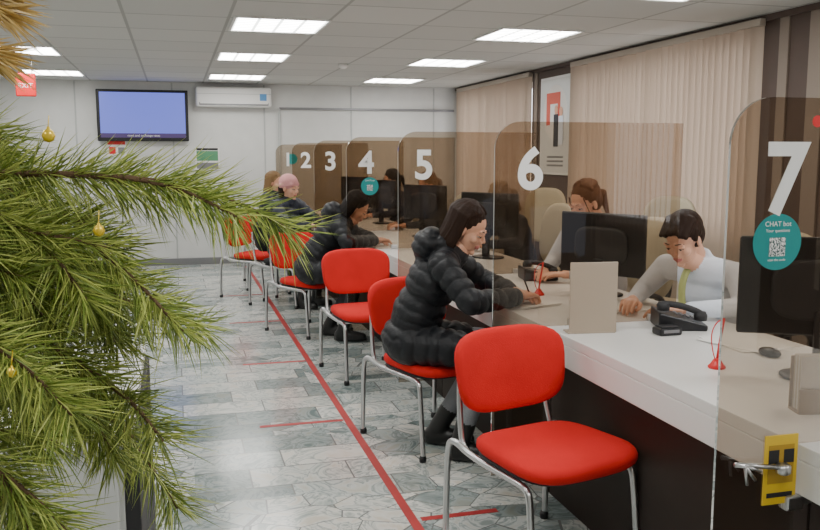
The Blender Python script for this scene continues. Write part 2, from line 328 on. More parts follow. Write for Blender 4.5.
# ---------------------------------------------------------------- chairs
NC={}
def nm(b):
    k=NC.get(b,0); NC[b]=k+1; return b if k==0 else '%s.%03d'%(b,k)
def visitor_chair(x,y,th,fab='red'):
    e=empty(nm('visitor_chair'),(x,y,0),R(th)); f=M[fab]
    pad('seat',.485,.46,.055,f,e,lambda a,b,c:(a,b-.045,.435+c-.25*max(0,-b-.10)**2*3+ .12*a*a),ex=4.2,shape=lambda x,y:(x*(1-.12*(y/.43)),y))
    pad('seat_shell',.455,.43,.02,M['blackm'],e,lambda a,b,c:(a,b-.045,.400+c+.12*a*a),ex=4.2)
    ca,sa=math.cos(R(10)),math.sin(R(10))
    def bf(a,b,c):
        yy=-c+ -.55*a*a; return (a,.235+yy*ca+b*sa,.672+b*ca)
    pad('backrest',.49,.31,.05,f,e,bf,ex=3.6,shape=lambda x,y:(x*(1+.10*(y/.3)),y))
    pad('back_shell',.44,.27,.015,M['blackm'],e,lambda a,b,c:(bf(a,b,-.028+c)),ex=3.6)
    for s in (-1,1):
        tube('front_leg',[(s*.232,-.245,.011),(s*.228,-.215,.32),(s*.226,-.20,.385),(s*.226,-.12,.388),(s*.226,.14,.39),(s*.235,.26,.43),(s*.236,.285,.36),(s*.238,.29,.011)],.0125,M['chrome'],e)
        tube('back_post',[(s*.21,.12,.385),(s*.21,.215,.39),(s*.205,.245,.47),(s*.19,.275,.62),(s*.18,.285,.72)],.011,M['chrome'],e)
        for yy in (-.245,.29): lathe('foot',[(.017,0),(.018,.02),(.013,.03)],M['black'],e,(s*.235,yy,.0),12)
    for yy in (-.12,.12): tube('cross_bar',[(-.226,yy,.385),(.226,yy,.385)],.010,M['chrome'],e,sm=0)
    return e
visitor_chair(1.25,2.71,14)
visitor_chair(1.245,4.10,20)
visitor_chair(1.22,5.52,8)
visitor_chair(1.06,7.0,32)
visitor_chair(1.05,8.40,50,'black_fabric')
visitor_chair(.80,8.95,50)
visitor_chair(1.12,10.0,40)
def office_chair(x,y,th,zb=.86):
    e=empty(nm('office_chair'),(x,y,0),R(th))
    pad('seat',.48,.46,.08,M['cream'],e,lambda a,b,c:(a,b,.43+c),ex=3.5)
    pad('backrest',.42,.50,.06,M['cream'],e,lambda a,b,c:(a,.27-c-.5*a*a+.12*b,zb+b),ex=3.0)
    tube('spine',[(0,.1,.38),(0,.3,.40),(0,.33,.7)],.02,M['black'],e)
    lathe('gas_lift',[(.03,.08),(.03,.25),(.018,.26),(.018,.40)],M['black'],e)
    for k in range(5):
        a=k*math.tau/5; c,s=math.cos(a),math.sin(a)
        tube('star_leg_%d'%k,[(0,0,.11),(.15*c,.15*s,.10),(.29*c,.29*s,.065)],.016,M['black'],e)
        lathe('castor_%d'%k,[(.012,0),(.026,.01),(.026,.045),(.012,.055)],M['black'],e,(.29*c,.29*s,0),12)
    for s in (-1,1): tube('arm',[(s*.24,.15,.45),(s*.29,.12,.5),(s*.29,.1,.66),(s*.29,-.12,.66)],.016,M['black'],e)
# ---------------------------------------------------------------- people
def ico(c,rad,rot=None,n=20):
    V=[];F=[];m=n//2
    for i in range(1,m):
        p=math.pi*i/m
        for k in range(n):
            a=2*math.pi*k/n; V.append((math.sin(p)*math.cos(a)*rad[0],math.sin(p)*math.sin(a)*rad[1],math.cos(p)*rad[2]))
    V.append((0,0,rad[2])); V.append((0,0,-rad[2])); T,B=len(V)-2,len(V)-1
    for i in range(m-2):
        for k in range(n): F.append((i*n+k,(i+1)*n+k,(i+1)*n+(k+1)%n,i*n+(k+1)%n))
    for k in range(n): F.append((T,k,(k+1)%n)); F.append((B,(m-2)*n+(k+1)%n,(m-2)*n+k))
    V=np.array(V)
    if rot is not None: V=V@np.array(rot).T
    return V+np.array(c),F
def build(name,parts,voxel,mats,parent,smooth=4,M4=None,quilt=None):
    V=[];F=[];off=0
    def add(v,f):
        nonlocal off
        V.append(v); F.extend([tuple(i+off for i in q) for q in f]); off+=len(v)
    for p in parts:
        if p[0]=='c':
            _,a,ra,b,rb=p[:5]; sn=20 if ra>.02 else 12; add(*ico(a,(ra,)*3,None,sn)); add(*ico(b,(rb,)*3,None,sn))
            if (Vector(a)-Vector(b)).length>1e-4:
                v,f=sweep([a,b],[ra,rb],20); add(np.array([tuple(x) for x in v]),f)
        else: add(*ico(p[1],p[2],p[3],24))
    V=np.concatenate(V)
    me=bpy.data.meshes.new(name+'_src'); me.from_pydata(V.tolist(),[],F); me.update()
    o=bpy.data.objects.new(name+'_src',me); COL.objects.link(o)
    md=o.modifiers.new('r','REMESH'); md.mode='VOXEL'; md.voxel_size=voxel
    if smooth: sm=o.modifiers.new('s','SMOOTH'); sm.factor=.5; sm.iterations=smooth
    bpy.context.view_layer.update(); dg=bpy.context.evaluated_depsgraph_get()
    out=bpy.data.meshes.new_from_object(o.evaluated_get(dg)); bpy.data.objects.remove(o)
    out.name=name; nv=len(out.vertices)
    co=np.empty(nv*3); out.vertices.foreach_get('co',co); co=co.reshape(-1,3)
    def dist(P):
        D=[];S=[]
        for p in parts:
            if p[0]=='c':
                a=np.array(p[1],float); b=np.array(p[3],float); ab=b-a; L=np.linalg.norm(ab)+1e-9
                t=np.clip((P-a)@ab/(L*L),0,1); d=np.linalg.norm(P-(a+t[:,None]*ab),axis=1)-(p[2]+(p[4]-p[2])*t)
                D.append(d); S.append(p[6]+t*L)
            else:
                q=P-np.array(p[1]); 
                if p[3] is not None: q=q@np.array(p[3])
                r=np.array(p[2]); D.append((np.linalg.norm(q/r,axis=1)-1)*r.min()); S.append(p[5]+q[:,2])
        D=np.array(D); S=np.array(S); k=D.argmin(0); return k,S[k,np.arange(len(P))]
    labs=[p[5] if p[0]=='c' else p[4] for p in parts]
    ul=list(dict.fromkeys(labs)); 
    out.materials.clear()
    for l in ul: out.materials.append(mats[l])
    if len(ul)>1:
        fc=np.empty(len(out.polygons)*3); out.polygons.foreach_get('center',fc); kf,_=dist(fc.reshape(-1,3))
        out.polygons.foreach_set('material_index',[ul.index(labs[i]) for i in kf])
    if quilt:
        kv,s=dist(co); nr=np.empty(nv*3); out.vertices.foreach_get('normal',nr); nr=nr.reshape(-1,3)
        lab=np.array([labs[i]==quilt[0] for i in kv]); wob=.006*np.sin(co[:,0]*40+co[:,1]*31)+.004*np.sin(co[:,2]*50+co[:,1]*60)
        rg=np.abs(np.sin(math.pi*(s+wob)/quilt[1]))**.55-.6
        co=co+nr*(rg*lab*quilt[2])[:,None]
        out.vertices.foreach_set('co',co.ravel())
    out.polygons.foreach_set('use_smooth',[True]*len(out.polygons))
    if M4 is not None: out.transform(M4)
    out.update(); ob=bpy.data.objects.new(name,out); COL.objects.link(ob); ob.parent=parent; return ob
def C(a,ra,b,rb,l,s=0): return ('c',tuple(a),ra,tuple(b),rb,l,s)
def E(c,r,l,rot=None,s=0): return ('e',tuple(c),tuple(r),rot,l,s)
def make_head(par,Mh,hair,style,vox,male=False):
    P=[E((-.012,0,.035),(.088,.073,.080),'skin'),E((.028,0,-.02),(.058,.056,.085),'skin'),E((.026,0,-.065),(.052,.046 if not male else .052,.038),'skin'),
       E((.066,0,-.092),(.016,.02,.014),'skin'),C((.078,0,.014),.006,(.100,0,-.020),.0085,'skin'),
       E((.090,.010,-.027),(.009,.007,.007),'skin'),E((.090,-.010,-.027),(.009,.007,.007),'skin'),
       C((.076,-.045,.022),.008,(.081,-.012,.022),.008,'skin'),C((.076,.045,.022),.008,(.081,.012,.022),.008,'skin'),
       E((.054,.038,-.024),(.025,.02,.022),'skin'),E((.054,-.038,-.024),(.025,.02,.022),'skin'),
       C((.080,-.019,-.055),.0045,(.0875,0,-.052),.0055,'lip'),C((.080,.019,-.055),.0045,(.0875,0,-.052),.0055,'lip'),
       C((.079,-.014,-.061),.005,(.085,0,-.063),.0062,'lip'),C((.079,.014,-.061),.005,(.085,0,-.063),.0062,'lip'),
       E((-.005,.074,-.008),(.016,.007,.028),'skin'),E((-.005,-.074,-.008),(.016,.007,.028),'skin'),
       C((-.03,0,-.04),.050,(-.055,0,-.15),.048,'skin')]
    build('head',P,vox,M,par,2,Mh)
    for s in (-1,1):
        v,f=ico((.0705,s*.031,.003),(.0125,.014,.0085)); o=mk('eyeball',[tuple(Mh@Vector(x)) for x in v],f,M['eyew'],par)
        v,f=ico((.0810,s*.0315,.000),(.0035,.0058,.0058)); mk('iris',[tuple(Mh@Vector(x)) for x in v],f,M['iris'],par)
        v,f=ico((.0700,s*.031,.0068),(.0145,.0160,.0088)); mk('upper_lid',[tuple(Mh@Vector(x)) for x in v],f,M['skin'],par)
        v,f=sweep([(.077,s*.017,.002),(.0850,s*.031,.005),(.075,s*.047,.002)],.0016,8); mk('eyelash',[Mh@Vector(x) for x in v],f,M['iris'],par)
        v,f=sweep([(.086,s*.014,.026),(.0845,s*.032,.030),(.070,s*.052,.025)],[.002,.0026,.0012],8); mk('eyebrow',[Mh@Vector(x) for x in v],f,M[hair],par)
    if style=='beanie':
        H_=[E((-.02,0,.052),(.10,.088,.088),'pink'),C((.05,-.045,.045),.024,(.05,.045,.045),.024,'pink'),C((.05,.045,.045),.024,(-.05,.078,.02),.024,'pink'),C((.05,-.045,.045),.024,(-.05,-.078,.02),.024,'pink'),C((-.05,.078,.02),.024,(-.1,0,.01),.024,'pink'),C((-.05,-.078,.02),.024,(-.1,0,.01),.024,'pink')]
        build('knit_hat',H_,vox*1.2,M,par,3,Mh)
        P=[C((-.06,s*.05,0),.035,(-.03,s*.07,-.14),.025,'h') for s in (-1,1)]+[C((-.07,0,0),.05,(-.08,0,-.13),.05,'h')]
        build('hair',P,vox*1.2,{'h':M[hair]},par,3,Mh); return
    P=[E((-.026,0,.045),(.094,.082,.086),'h'),E((-.045,0,.01),(.075,.074,.088),'h')]
    r2=random.Random(5)
    if style=='short':
        for k in range(26):
            y=-.065+.13*k/25; P.append(C((-.02,y*.9,.115-abs(y)*.3),.018,(.062+r2.uniform(-.006,.006),y*.95,.078+r2.uniform(-.006,.008)-abs(y)*.35),.011,'h'))
        for s in (-1,1): P.append(C((-.01,s*.07,.05),.016,(.012,s*.073,.012),.009,'h'))
    else:
        def onskull(ph,el,s,g=1.0): return (-.026+.094*g*math.cos(el)*math.cos(ph),s*.082*g*math.cos(el)*math.sin(ph),.045+.086*g*math.sin(el))
        for s in (-1,1):
            n=26
            for k in range(n):
                t=k/(n-1); ph=R(35+145*t); j=r2.uniform(-.004,.004); g=1.03+r2.uniform(-.015,.02)
                pts=[onskull(ph,R(e_),s,g) for e_ in (82,60,38,16)]
                if style=='tied':
                    pts=pts[:3]+[(-.08,s*.055*math.sin(ph)*(1-.3*t),.03),(-.125,s*.008,.012)]
                    if ph<R(70): pts[2]=onskull(R(80),R(30),s,g)
                else:
                    ph2=max(ph,R(72)); cx,cy=math.cos(ph2),math.sin(ph2)
                    if ph<R(72): pts[3]=onskull(R(78),R(12),s,g)
                    pts+= [(-.032+.078*cx+j,s*(.080*cy+.003),-.03),(-.040+.072*cx+j*2,s*(.082*cy+.003),-.09),(-.040+.055*cx+j*3,s*(.070*cy),-r2.uniform(.165,.205))]
                for a,b in zip(pts[:-1],pts[1:]):
                    last=(b is pts[-1]); P.append(C(a,.0085,b,.004 if last and style!='tied' else .0085,'h'))
        if style=='long': P.append(C((-.075,0,0),.05,(-.075,0,-.12),.042,'h'))
        if style=='tied':
            P+= [C((-.11,0,.02),.028,(-.15,0,.0),.026,'h'),C((-.15,0,.0),.026,(-.15,0,-.15),.010,'h'),C((.055,.058,.06),.005,(.05,.074,-.04),.003,'h'),C((.055,-.058,.06),.005,(.05,-.074,-.04),.003,'h')]
    build('hair',P,vox*.9,{'h':M[hair]},par,2,Mh)
def make_hand(par,wr,fwd,side,curl,vox,name,pen=False,roll=0):
    f=Vector(fwd).normalized(); z=Vector((0,0,1)); y=z.cross(f).normalized(); z=f.cross(y)
    Mx=Matrix((f,y,z)).transposed().to_4x4(); Mx.translation=Vector(wr); Mx=Mx@Matrix.Rotation(roll,4,'X')
    P=[]; sd=side
    P.append(C((-.03,0,0),.024,(.01,0,0),.024,'skin'))
    ln=[.072,.080,.074,.058]; 
    for k in range(4):
        yk=sd*(.030-.020*k); kx=.085-.004*abs(k-1)-(.006 if k==3 else 0)
        P.append(C((.012,yk*.65,0),.014,(kx,yk,.003),.0105,'skin'))
        a=(kx,yk,.003); an=0; cu=curl*(1+.12*k)
        for j,fr in enumerate((.46,.30,.24)):
            an+=cu*(.55,1.0,.7)[j]; l=ln[k]*fr*1.1
            b=(a[0]+l*math.cos(an),a[1],a[2]-l*math.sin(an)); r0=(.0092,.0084,.0076)[j]*(1 if k<3 else .9)
            P.append(C(a,r0,b,r0*.93,'skin')); a=b
    t0=(.018,sd*.020,-.004); t1=(.050,sd*.046,-.012); t2=(.076,sd*.046,-.022); t3=(.098,sd*.038,-.028)
    P+= [C(t0,.015,t1,.012,'skin'),C(t1,.011,t2,.0095,'skin'),C(t2,.0095,t3,.008,'skin')]
    build(name,P,vox,M,par,2,Mx)
    if pen:
        v,f2=sweep([(.112,sd*.030,-.048),(.092,sd*.030,.01),(.055,sd*.026,.075)],[.0015,.004,.004],8); mk('pen',[Mx@Vector(x) for x in v],f2,M['blackm'],par)
def person(name,x,y,rz,o):
    e=empty(nm(name),(x,y,0),R(rz)); v=o.get('vox',.011); top=o['top']; bulky=o.get('coat',False); g=1.1 if bulky else 1.0; q=.01 if bulky else 0
    pel=Vector((0,0,.56)); nk=Vector(o['neck']); hd=Vector(o['head']); up=(nk-pel).normalized(); sd=Vector((0,1,0)); fw=sd.cross(up)
    Rm=np.array([list(fw),list(sd),list(up)]).T
    sw=o.get('sw',.17); sh={s:nk+sd*s*sw-up*.035+fw*.0 for s in (-1,1)}
    P=[E(pel,(.13*g,.17*g,.12),top,Rm,0),E(pel.lerp(nk,.33)-fw*.02,(.115*g,.15*g,.17),top,Rm,.165),E(pel.lerp(nk,.68)-fw*.02,(.118*g,.165*g,.16),top,Rm,.33),
       C(sh[-1],.06+q,nk-up*.03,.075,top,.5),C(sh[1],.06+q,nk-up*.03,.075,top,.5),
       C(nk+up*.012,.050,hd-Vector((.03,0,.09)),.048,'skin')]
    if bulky:
        P.append(E(nk+up*.015,(.088,.092,.055),top,Rm,.5)) 
        P.append(E(nk+up*.03-fw*.06,(.06,.09,.06),top,Rm,.5))
        if o.get('hood'): P.append(E(nk+up*.0-fw*.12,(.075,.12,.09),top,Rm,.5))
    else:
        ring=[nk+sd*(.062*math.sin(a))+fw*(.060*math.cos(a)-.005)+up*(.012-.028*math.cos(a)) for a in np.linspace(.25,2*math.pi-.25,13)]
        for a,b in zip(ring[:-1],ring[1:]): P.append(C(a,.014,b,.014,top,0))
        P.append(E(nk-up*.02,(.075,.085,.04),top,Rm,.5))
    for s,k in ((-1,'R'),(1,'L')):
        el=Vector(o['el'+k]); wr=Vector(o['wr'+k]); d=(wr-el).normalized()
        P.append(C(sh[s],.06+q,el,.047+q,top,0)); P.append(C(el,.047+q,wr-d*.02,.034+q,top,.3)); P.append(C(wr-d*.04,.022,wr,.022,'skin',0))
        hp=Vector((0,s*.09,.555)); kn=Vector(o['kn'+k]); an=Vector(o['an'+k])
        if bulky:
            m_=hp.lerp(kn,.62); P.append(C(hp,.10,m_,.088,top,0)); P.append(C(hp,.08,kn,.062,'leg',0))
        else: P.append(C(hp,.092,kn,.064,'leg',0))
        P.append(C(kn,.062,an+(kn-an)*.12,.045,'leg',0)); 
        fo=Vector(o.get('foot',(1,0,0))).normalized()
        P.append(C(an+(kn-an)*.20,.050,an,.046,'boot',0)); P.append(C(Vector((an.x,an.y,.05))-fo*.03,.042,Vector((an.x,an.y,.045))+fo*.09,.040,'boot',0)); P.append(C(Vector((an.x,an.y,.045))+fo*.09,.040,Vector((an.x,an.y,.036))+fo*.16,.033,'boot',0))
        P.append(E(Vector((an.x,an.y,.014))+fo*.06,(.14,.044,.014),'boot'))
    mats={top:M[top],'skin':M['skin'],'leg':M[o.get('leg','pants')],'boot':M['boot']}
    build('body',P,v,mats,e,6 if not bulky else 5,None,(top,.062,.011) if bulky else None)
    Mh=Matrix.Translation(hd)@Matrix.Rotation(R(o.get('hyaw',0)),4,'Z')@Matrix.Rotation(R(o['pitch']),4,'Y')
    make_head(e,Mh,o['hair'],o['hs'],o.get('hvox',.006),o.get('male',False))
    for s,k in ((-1,'R'),(1,'L')):
        el=Vector(o['el'+k]); wr=Vector(o['wr'+k]); hd_=(wr-el); hd_.z*=.2; hd_=hd_+Vector(o.get('hdir',(0,0,0)))
        make_hand(e,wr+hd_.normalized()*.015,hd_,-s,o.get('curl'+k,.35),o.get('fvox',.0045),'hand_'+k,pen=(o.get('pen')==k),roll=o.get('roll'+k,0))
    return e
W=dict(neck=(.20,0,.985),head=(.285,0,1.115),elR=(.33,-.27,.80),elL=(.34,.25,.83),wrR=(.53,-.06,.80),wrL=(.50,.10,.80),
 knR=(.40,-.12,.545),knL=(.40,.10,.545),anR=(.27,-.13,.085),anL=(.13,.08,.085))
person('seated_woman_in_black_coat',1.10,4.0,-25,dict(W,top='coat',coat=True,leg='jeans',hair='hbrown',hs='long',pitch=26,hyaw=-10,hood=True,vox=.0075,hvox=.0035,fvox=.0028,pen='R',curlR=.55,curlL=.3))
person('seated_person_in_dark_coat',1.03,6.75,-18,dict(W,neck=(.27,0,.95),head=(.375,0,1.05),top='coat',coat=True,leg='pants',hair='hblack',hs='long',pitch=35,hood=True,vox=.011))
UPR=dict(neck=(.07,0,1.04),head=(.12,0,1.175),elR=(.22,-.25,.82),elL=(.22,.25,.82),wrR=(.42,-.10,.80),wrL=(.42,.10,.80),knR=(.40,-.12,.545),knL=(.40,.12,.545),anR=(.3,-.12,.085),anL=(.3,.12,.085),top='blouse',pitch=15)
person('seated_woman_in_pink_hat',1.01,8.38,-45,dict(UPR,top='coatn',coat=True,hair='hbrown',hs='beanie',pitch=8,neck=(.06,0,1.01),head=(.09,0,1.15),wrR=(.38,-.08,.8),wrL=(.4,.08,.8),vox=.013))
person('seated_woman_in_navy_coat',1.06,9.95,-35,dict(UPR,top='coatn',coat=True,hair='hblond',hs='long',pitch=8,neck=(.04,0,1.01),head=(.06,0,1.15),wrR=(.38,-.08,.8),wrL=(.38,.08,.8),vox=.014))
mn=person('seated_man_in_white_shirt',2.60,3.50,198,dict(neck=(.29,0,.965),head=(.40,0,1.09),elR=(.33,-.29,.81),elL=(.33,.29,.81),wrR=(.53,-.17,.80),wrL=(.53,.13,.80),knR=(.36,-.14,.545),knL=(.36,.14,.545),anR=(.3,-.14,.085),anL=(.3,.14,.085),
  top='shirt',hair='hbrown',hs='short',pitch=30,sw=.20,vox=.008,hvox=.004,fvox=.0032,male=True,hyaw=6))
tube('necktie',[(.355,.0,.96),(.392,.0,.91),(.40,0,.84),(.383,.0,.76)],.016,M['tie'],mn)
person('seated_woman_clerk',2.50,4.58,198,dict(UPR,neck=(.14,0,1.06),head=(.205,0,1.19),hair='hred',hs='tied',pitch=22,top='blouse',vox=.011,hvox=.0045))
person('seated_woman_clerk',2.62,6.15,190,dict(UPR,neck=(.16,0,1.0),head=(.235,0,1.13),hair='hblond',hs='tied',pitch=22,top='vest',vox=.012))
person('seated_woman_clerk',2.50,8.05,195,dict(UPR,hair='hblond',hs='tied',pitch=15,top='vest',vox=.014))
person('seated_woman_clerk',2.50,9.5,195,dict(UPR,hair='hblack',hs='tied',pitch=15,top='vest',vox=.014))
for x,y,t,z in [(2.68,3.52,-76,.84),(2.58,4.6,-80,.84),(2.68,6.16,-80,.84),(2.56,8.07,-75,.84),(2.56,9.52,-75,.84),(3.15,5.2,-60,.93),(3.1,7.1,-50,.92)]: office_chair(x,y,t,z)
# ---------------------------------------------------------------- counter things
def monitor(x,y,deg,w=.5,h=.30,zc=1.06):
    e=empty(nm('computer_monitor'),(x,y,CZ),R(deg)); z=zc-CZ
    rbox('screen_housing',(w,.022,h),(0,0,z),M['black'],e,bev=.008)
    pad('rear_bulge',w*.62,h*.62,.03,M['blackm'],e,lambda a,b,c:(a,-.018+c*-1,z+b-.01),ex=4)
    rbox('display',(w-.02,.002,h-.025),(0,.012,z+.004),mat('display_glow',(.02,.02,.02),.2,emis=(.5,.6,.8),es=.8),e,bev=0)
    rbox('neck',(.06,.02,z-h/2+.08),(0,-.035,(z-h/2+.08)/2+.005),M['black'],e,bev=.006)
    pad('base',.24,.17,.014,M['black'],e,lambda a,b,c:(a,b-.01,.008+c),ex=2.6)
for a in [(2.00,2.25,-28,.52,.32,1.05),(2.12,3.95,-60,.5,.32,1.015),(2.12,5.6,-58),(2.12,7.2,-58),(2.12,8.75,-58),(2.12,10.2,-58)]: monitor(*a)
def phone(x,y,deg):
    e=empty(nm('desk_phone'),(x,y,CZ),R(deg))
    V=[(-.09,-.1,0),(.09,-.1,0),(.09,.1,0),(-.09,.1,0),(-.09,-.1,.025),(.09,-.1,.025),(.09,.1,.075),(-.09,.1,.075)]
    o=mk('base',V,[(3,2,1,0),(4,5,6,7),(0,1,5,4),(1,2,6,5),(2,3,7,6),(3,0,4,7)],M['black'],e,False)
    b=o.modifiers.new('b','BEVEL'); b.width=.008; b.segments=3
    tube('handset',[(-.055,-.085,.055),(-.057,-.07,.075),(-.057,0,.10),(-.057,.07,.11),(-.055,.09,.10)],.014,M['blackm'],e)
    lathe('earpiece',[(.026,-.02),(.028,0),(.02,.015)],M['blackm'],e,(-.057,.078,.102),16); lathe('mouthpiece',[(.026,-.02),(.028,0),(.02,.015)],M['blackm'],e,(-.057,-.075,.062),16)
    for i in range(4):
        for j in range(3): rbox('key_%d%d'%(i,j),(.016,.012,.006),(.005+j*.025,-.065+i*.024,.037+i*.006),M['metalgrey'],e,bev=.002)
    rbox('lcd',(.075,.03,.004),(.03,.055,.066),M['metalgrey'],e,bev=.001)
phone(2.03,3.10,70); phone(2.03,4.55,80); phone(2.05,6.7,80)
def stack(name,x,y,w,d,n,deg,m='paper'):
    e=empty(nm(name),(x,y,CZ))
    for i in range(n): rbox('sheet_%d'%i,(w,d,.0015),(random.uniform(-.012,.012),random.uniform(-.012,.012),.001+.0018*i),M[m],e,bev=0,rot=R(deg+random.uniform(-12,12)))
stack('paper_sheets',1.64,3.82,.21,.29,5,20); stack('paper_sheets',1.68,4.22,.21,.29,4,-10,'paperb'); stack('paper_sheets',2.0,3.55,.2,.28,5,80)
stack('paper_sheets',2.1,2.75,.21,.29,3,10); stack('paper_sheets',1.7,5.2,.21,.29,3,10); stack('paper_sheets',1.7,6.9,.21,.29,3,10)
e=empty('passport_booklet',(1.56,4.06,CZ+.010)); rbox('cover',(.09,.125,.008),(0,0,.004),mat('passport_cover',(.3,.03,.03),.5),e,bev=.002,rot=.5); rbox('pages',(.084,.12,.004),(.0,0,.009),M['paper'],e,bev=0,rot=.5)
def pen_stand(x,y):
    e=empty(nm('counter_pen_holder'),(x,y,CZ)); lathe('base',[(.028,0),(.03,.006),(.022,.014),(.012,.03),(.008,.034)],M['redp'],e)
    tube('pen',[(0,0,.03),(.012,.004,.10),(.026,.008,.17)],.0045,M['redp'],e,sm=0)
    tube('cord',[(0,0,.02),(-.03,-.02,.05),(-.03,0,.12),(0,.01,.16),(.026,.008,.165)],.002,M['redp'],e)
pen_stand(1.76,2.45); pen_stand(1.80,4.02); pen_stand(1.72,5.55)
e=empty('document_stand',(1.62,3.08,CZ)); rbox('panel',(.20,.006,.29),(0,0,.147),M['kraft'],e,bev=.003,rot=R(-8)); rbox('foot',(.20,.07,.006),(0,.03,.003),M['kraft'],e,bev=.002,rot=R(-8))
e=empty('card_reader',(1.90,2.98,CZ)); rbox('body',(.10,.07,.03),(0,0,.015),M['black'],e,bev=.008); rbox('slot',(.07,.004,.012),(0,-.034,.018),M['metalgrey'],e,bev=.001); rbox('top_pad',(.08,.05,.006),(0,0,.033),M['blackm'],e,bev=.002)
e=empty('brochure_holder',(1.72,1.95,CZ),R(-15)); rbox('back',(.11,.004,.15),(0,.03,.08),M['kraft'],e,bev=.002); rbox('front_lip',(.11,.004,.07),(0,-.03,.036),M['kraft'],e,bev=.002); rbox('base',(.11,.07,.004),(0,0,.002),M['kraft'],e,bev=.001)
for i in range(6): rbox('leaflet_%d'%i,(.098,.003,.155),(0,-.022+i*.008,.085),M['paperb' if i%2 else 'paper'],e,bev=0)
e=empty('computer_mouse',(2.05,2.55,CZ)); v,f=ico((0,0,.014),(.03,.05,.018)); mk('shell',v,f,M['black'],e); tube('wheel',[(-.004,-.03,.03),(.004,-.03,.03)],.006,M['metalgrey'],e,sm=0)
# ---------------------------------------------------------------- wall things
e=empty('wall_television',(-.37,YB-.07,1.98)); rbox('housing',(1.14,.05,.66),(0,0,0),M['black'],e,bev=.01); rbox('screen',(1.06,.004,.58),(0,-.0265,.005),M['tv'],e,bev=0); rbox('mount',(.3,.05,.25),(0,.04,0),M['blackm'],e)
text('caption','news and exchange rates',.04,M['num'],e,(0,-.03,-.27),ext=.0005)
e=empty('air_conditioner',(.79,YB-.1,2.23)); rbox('body',(.98,.2,.26),(0,0,0),M['whitep'],e,bev=.035,seg=4); rbox('vent',(.9,.02,.035),(0,-.095,-.09),M['metalgrey'],e,bev=.004); rbox('flap',(.88,.01,.03),(0,-.108,-.075),M['whitep'],e,bev=.003); rbox('line',(.96,.003,.006),(0,-.1,.04),M['seam'],e,bev=0); rbox('label',(.09,.002,.09),(.38,-.1015,.0),mat('blue_label',(.1,.3,.6),.5),e,bev=0)
e=empty('wall_notice',(-.72,YB-.008,1.56)); rbox('board',(.24,.012,.22),(0,0,0),M['paper'],e,bev=.002); rbox('header',(.22,.002,.05),(0,-.007,.07),M['redp'],e,bev=0); rbox('picture',(.08,.002,.09),(-.05,-.007,-.03),M['redp'],e,bev=0); rbox('text_block',(.08,.002,.08),(.06,-.007,-.03),M['metalgrey'],e,bev=0)
e=empty('evacuation_plan',(.43,YB-.008,1.42)); rbox('board',(.32,.012,.30),(0,0,0),M['paper'],e,bev=.002); rbox('plan',(.28,.002,.13),(0,-.007,.04),M['green'],e,bev=0); rbox('header',(.28,.002,.03),(0,-.007,.128),M['blackm'],e,bev=0); rbox('legend',(.28,.002,.08),(0,-.007,-.09),M['metalgrey'],e,bev=0)
e=empty('exit_sign',(-1.35,9.0,2.14)); rbox('box',(.18,.04,.22),(0,0,0),M['redp'],e,bev=.01); text('lettering','EXIT',.065,M['num'],e,(0,-.022,-.03))
for s in (-.06,.06): tube('hanger',[(s,0,.11),(s,0,.28)],.004,M['chrome'],e,sm=0)
e=empty('framed_poster',(XR-.012,8.42,1.78),0)
rbox('frame',(.02,.80,1.04),(0,0,0),M['whitep'],e,bev=.004); rbox('print',(.002,.75,.99),(-.011,0,0),mat('poster_print',(.66,.66,.64),.3),e,bev=0)
v,f=ico((-.0115,.02,.14),(.002,.30,.30),n=40); mk('picture_circle',v,f,mat('pale_print',(.78,.74,.70),.5),e)
rbox('picture_red_house',(.002,.34,.34),(-.0145,.06,.18),mat('red_print',(.70,.10,.06),.5),e,bev=0); rbox('house_gap',(.002,.18,.22),(-.016,.04,.12),M['paper'],e,bev=0)
for dy,hh,mm in ((-.02,.34,'vest'),(-.14,.30,'shirt')):
    rbox('figure_body',(.002,.11,hh),(-.0185,dy,-.05),M[mm],e,bev=0); v,f=ico((-.018,dy,-.05+hh/2+.045),(.002,.042,.05)); mk('figure_face',v,f,M['skin'],e)
for k in range(3): rbox('text_row_%d'%k,(.002,.4,.02),(-.0125,0,-.33-k*.045),M['metalgrey'],e,bev=0)
e=empty('storage_cabinet',(-.62,2.15,0))
rbox('carcass',(1.0,.80,.86),(0,0,.46),M['cab'],e,bev=.003); rbox('top',(1.04,.84,.03),(0,0,.905),M['white'],e,bev=.004)
rbox('dark_side',(.03,.80,.86),(.515,0,.46),M['blackm'],e,bev=.003); rbox('plinth',(.98,.76,.06),(0,0,.03),M['blackm'],e,bev=0)
for s in (-.25,.25): rbox('door_leaf',(.48,.016,.80),(s,-.408,.46),M['cab'],e,bev=.004); rbox('handle',(.012,.02,.14),(s*.2,-.425,.6),M['chrome'],e,bev=.004)
# ---------------------------------------------------------------- pine tree
tr=empty('decorated_pine_tree')
tube('trunk',[(-.50,1.08,.12),(-.49,1.09,.8),(-.50,1.1,1.4),(-.48,1.1,1.9)],.022,M['bark'],tr)
lathe('pot',[(.12,0),(.14,.02),(.17,.30),(.165,.32),(.15,.30),(.0,.28)],M['dkbrown'],tr,(-.50,1.08,0))
NV={0:[],1:[]};NF={0:[],1:[]}
def needle(p,d,L,w,k):
    d=d.normalized(); a=d.cross(Vector((random.random()-.5,random.random()-.5,random.random()-.5))).normalized(); b=d.cross(a)
    V=NV[k]; q=len(V); m_=p+d*L*.5+Vector((0,0,-L*.03))
    for ang in (0,2.09,4.19): V.append(p+(a*math.cos(ang)+b*math.sin(ang))*w*.7)
    for ang in (0,2.09,4.19): V.append(m_+(a*math.cos(ang)+b*math.sin(ang))*w)
    V.append(p+d*L+Vector((0,0,-L*.10)))
    for i in range(3):
        j=(i+1)%3; NF[k]+= [(q+i,q+j,q+3+j,q+3+i),(q+3+i,q+3+j,q+6)]
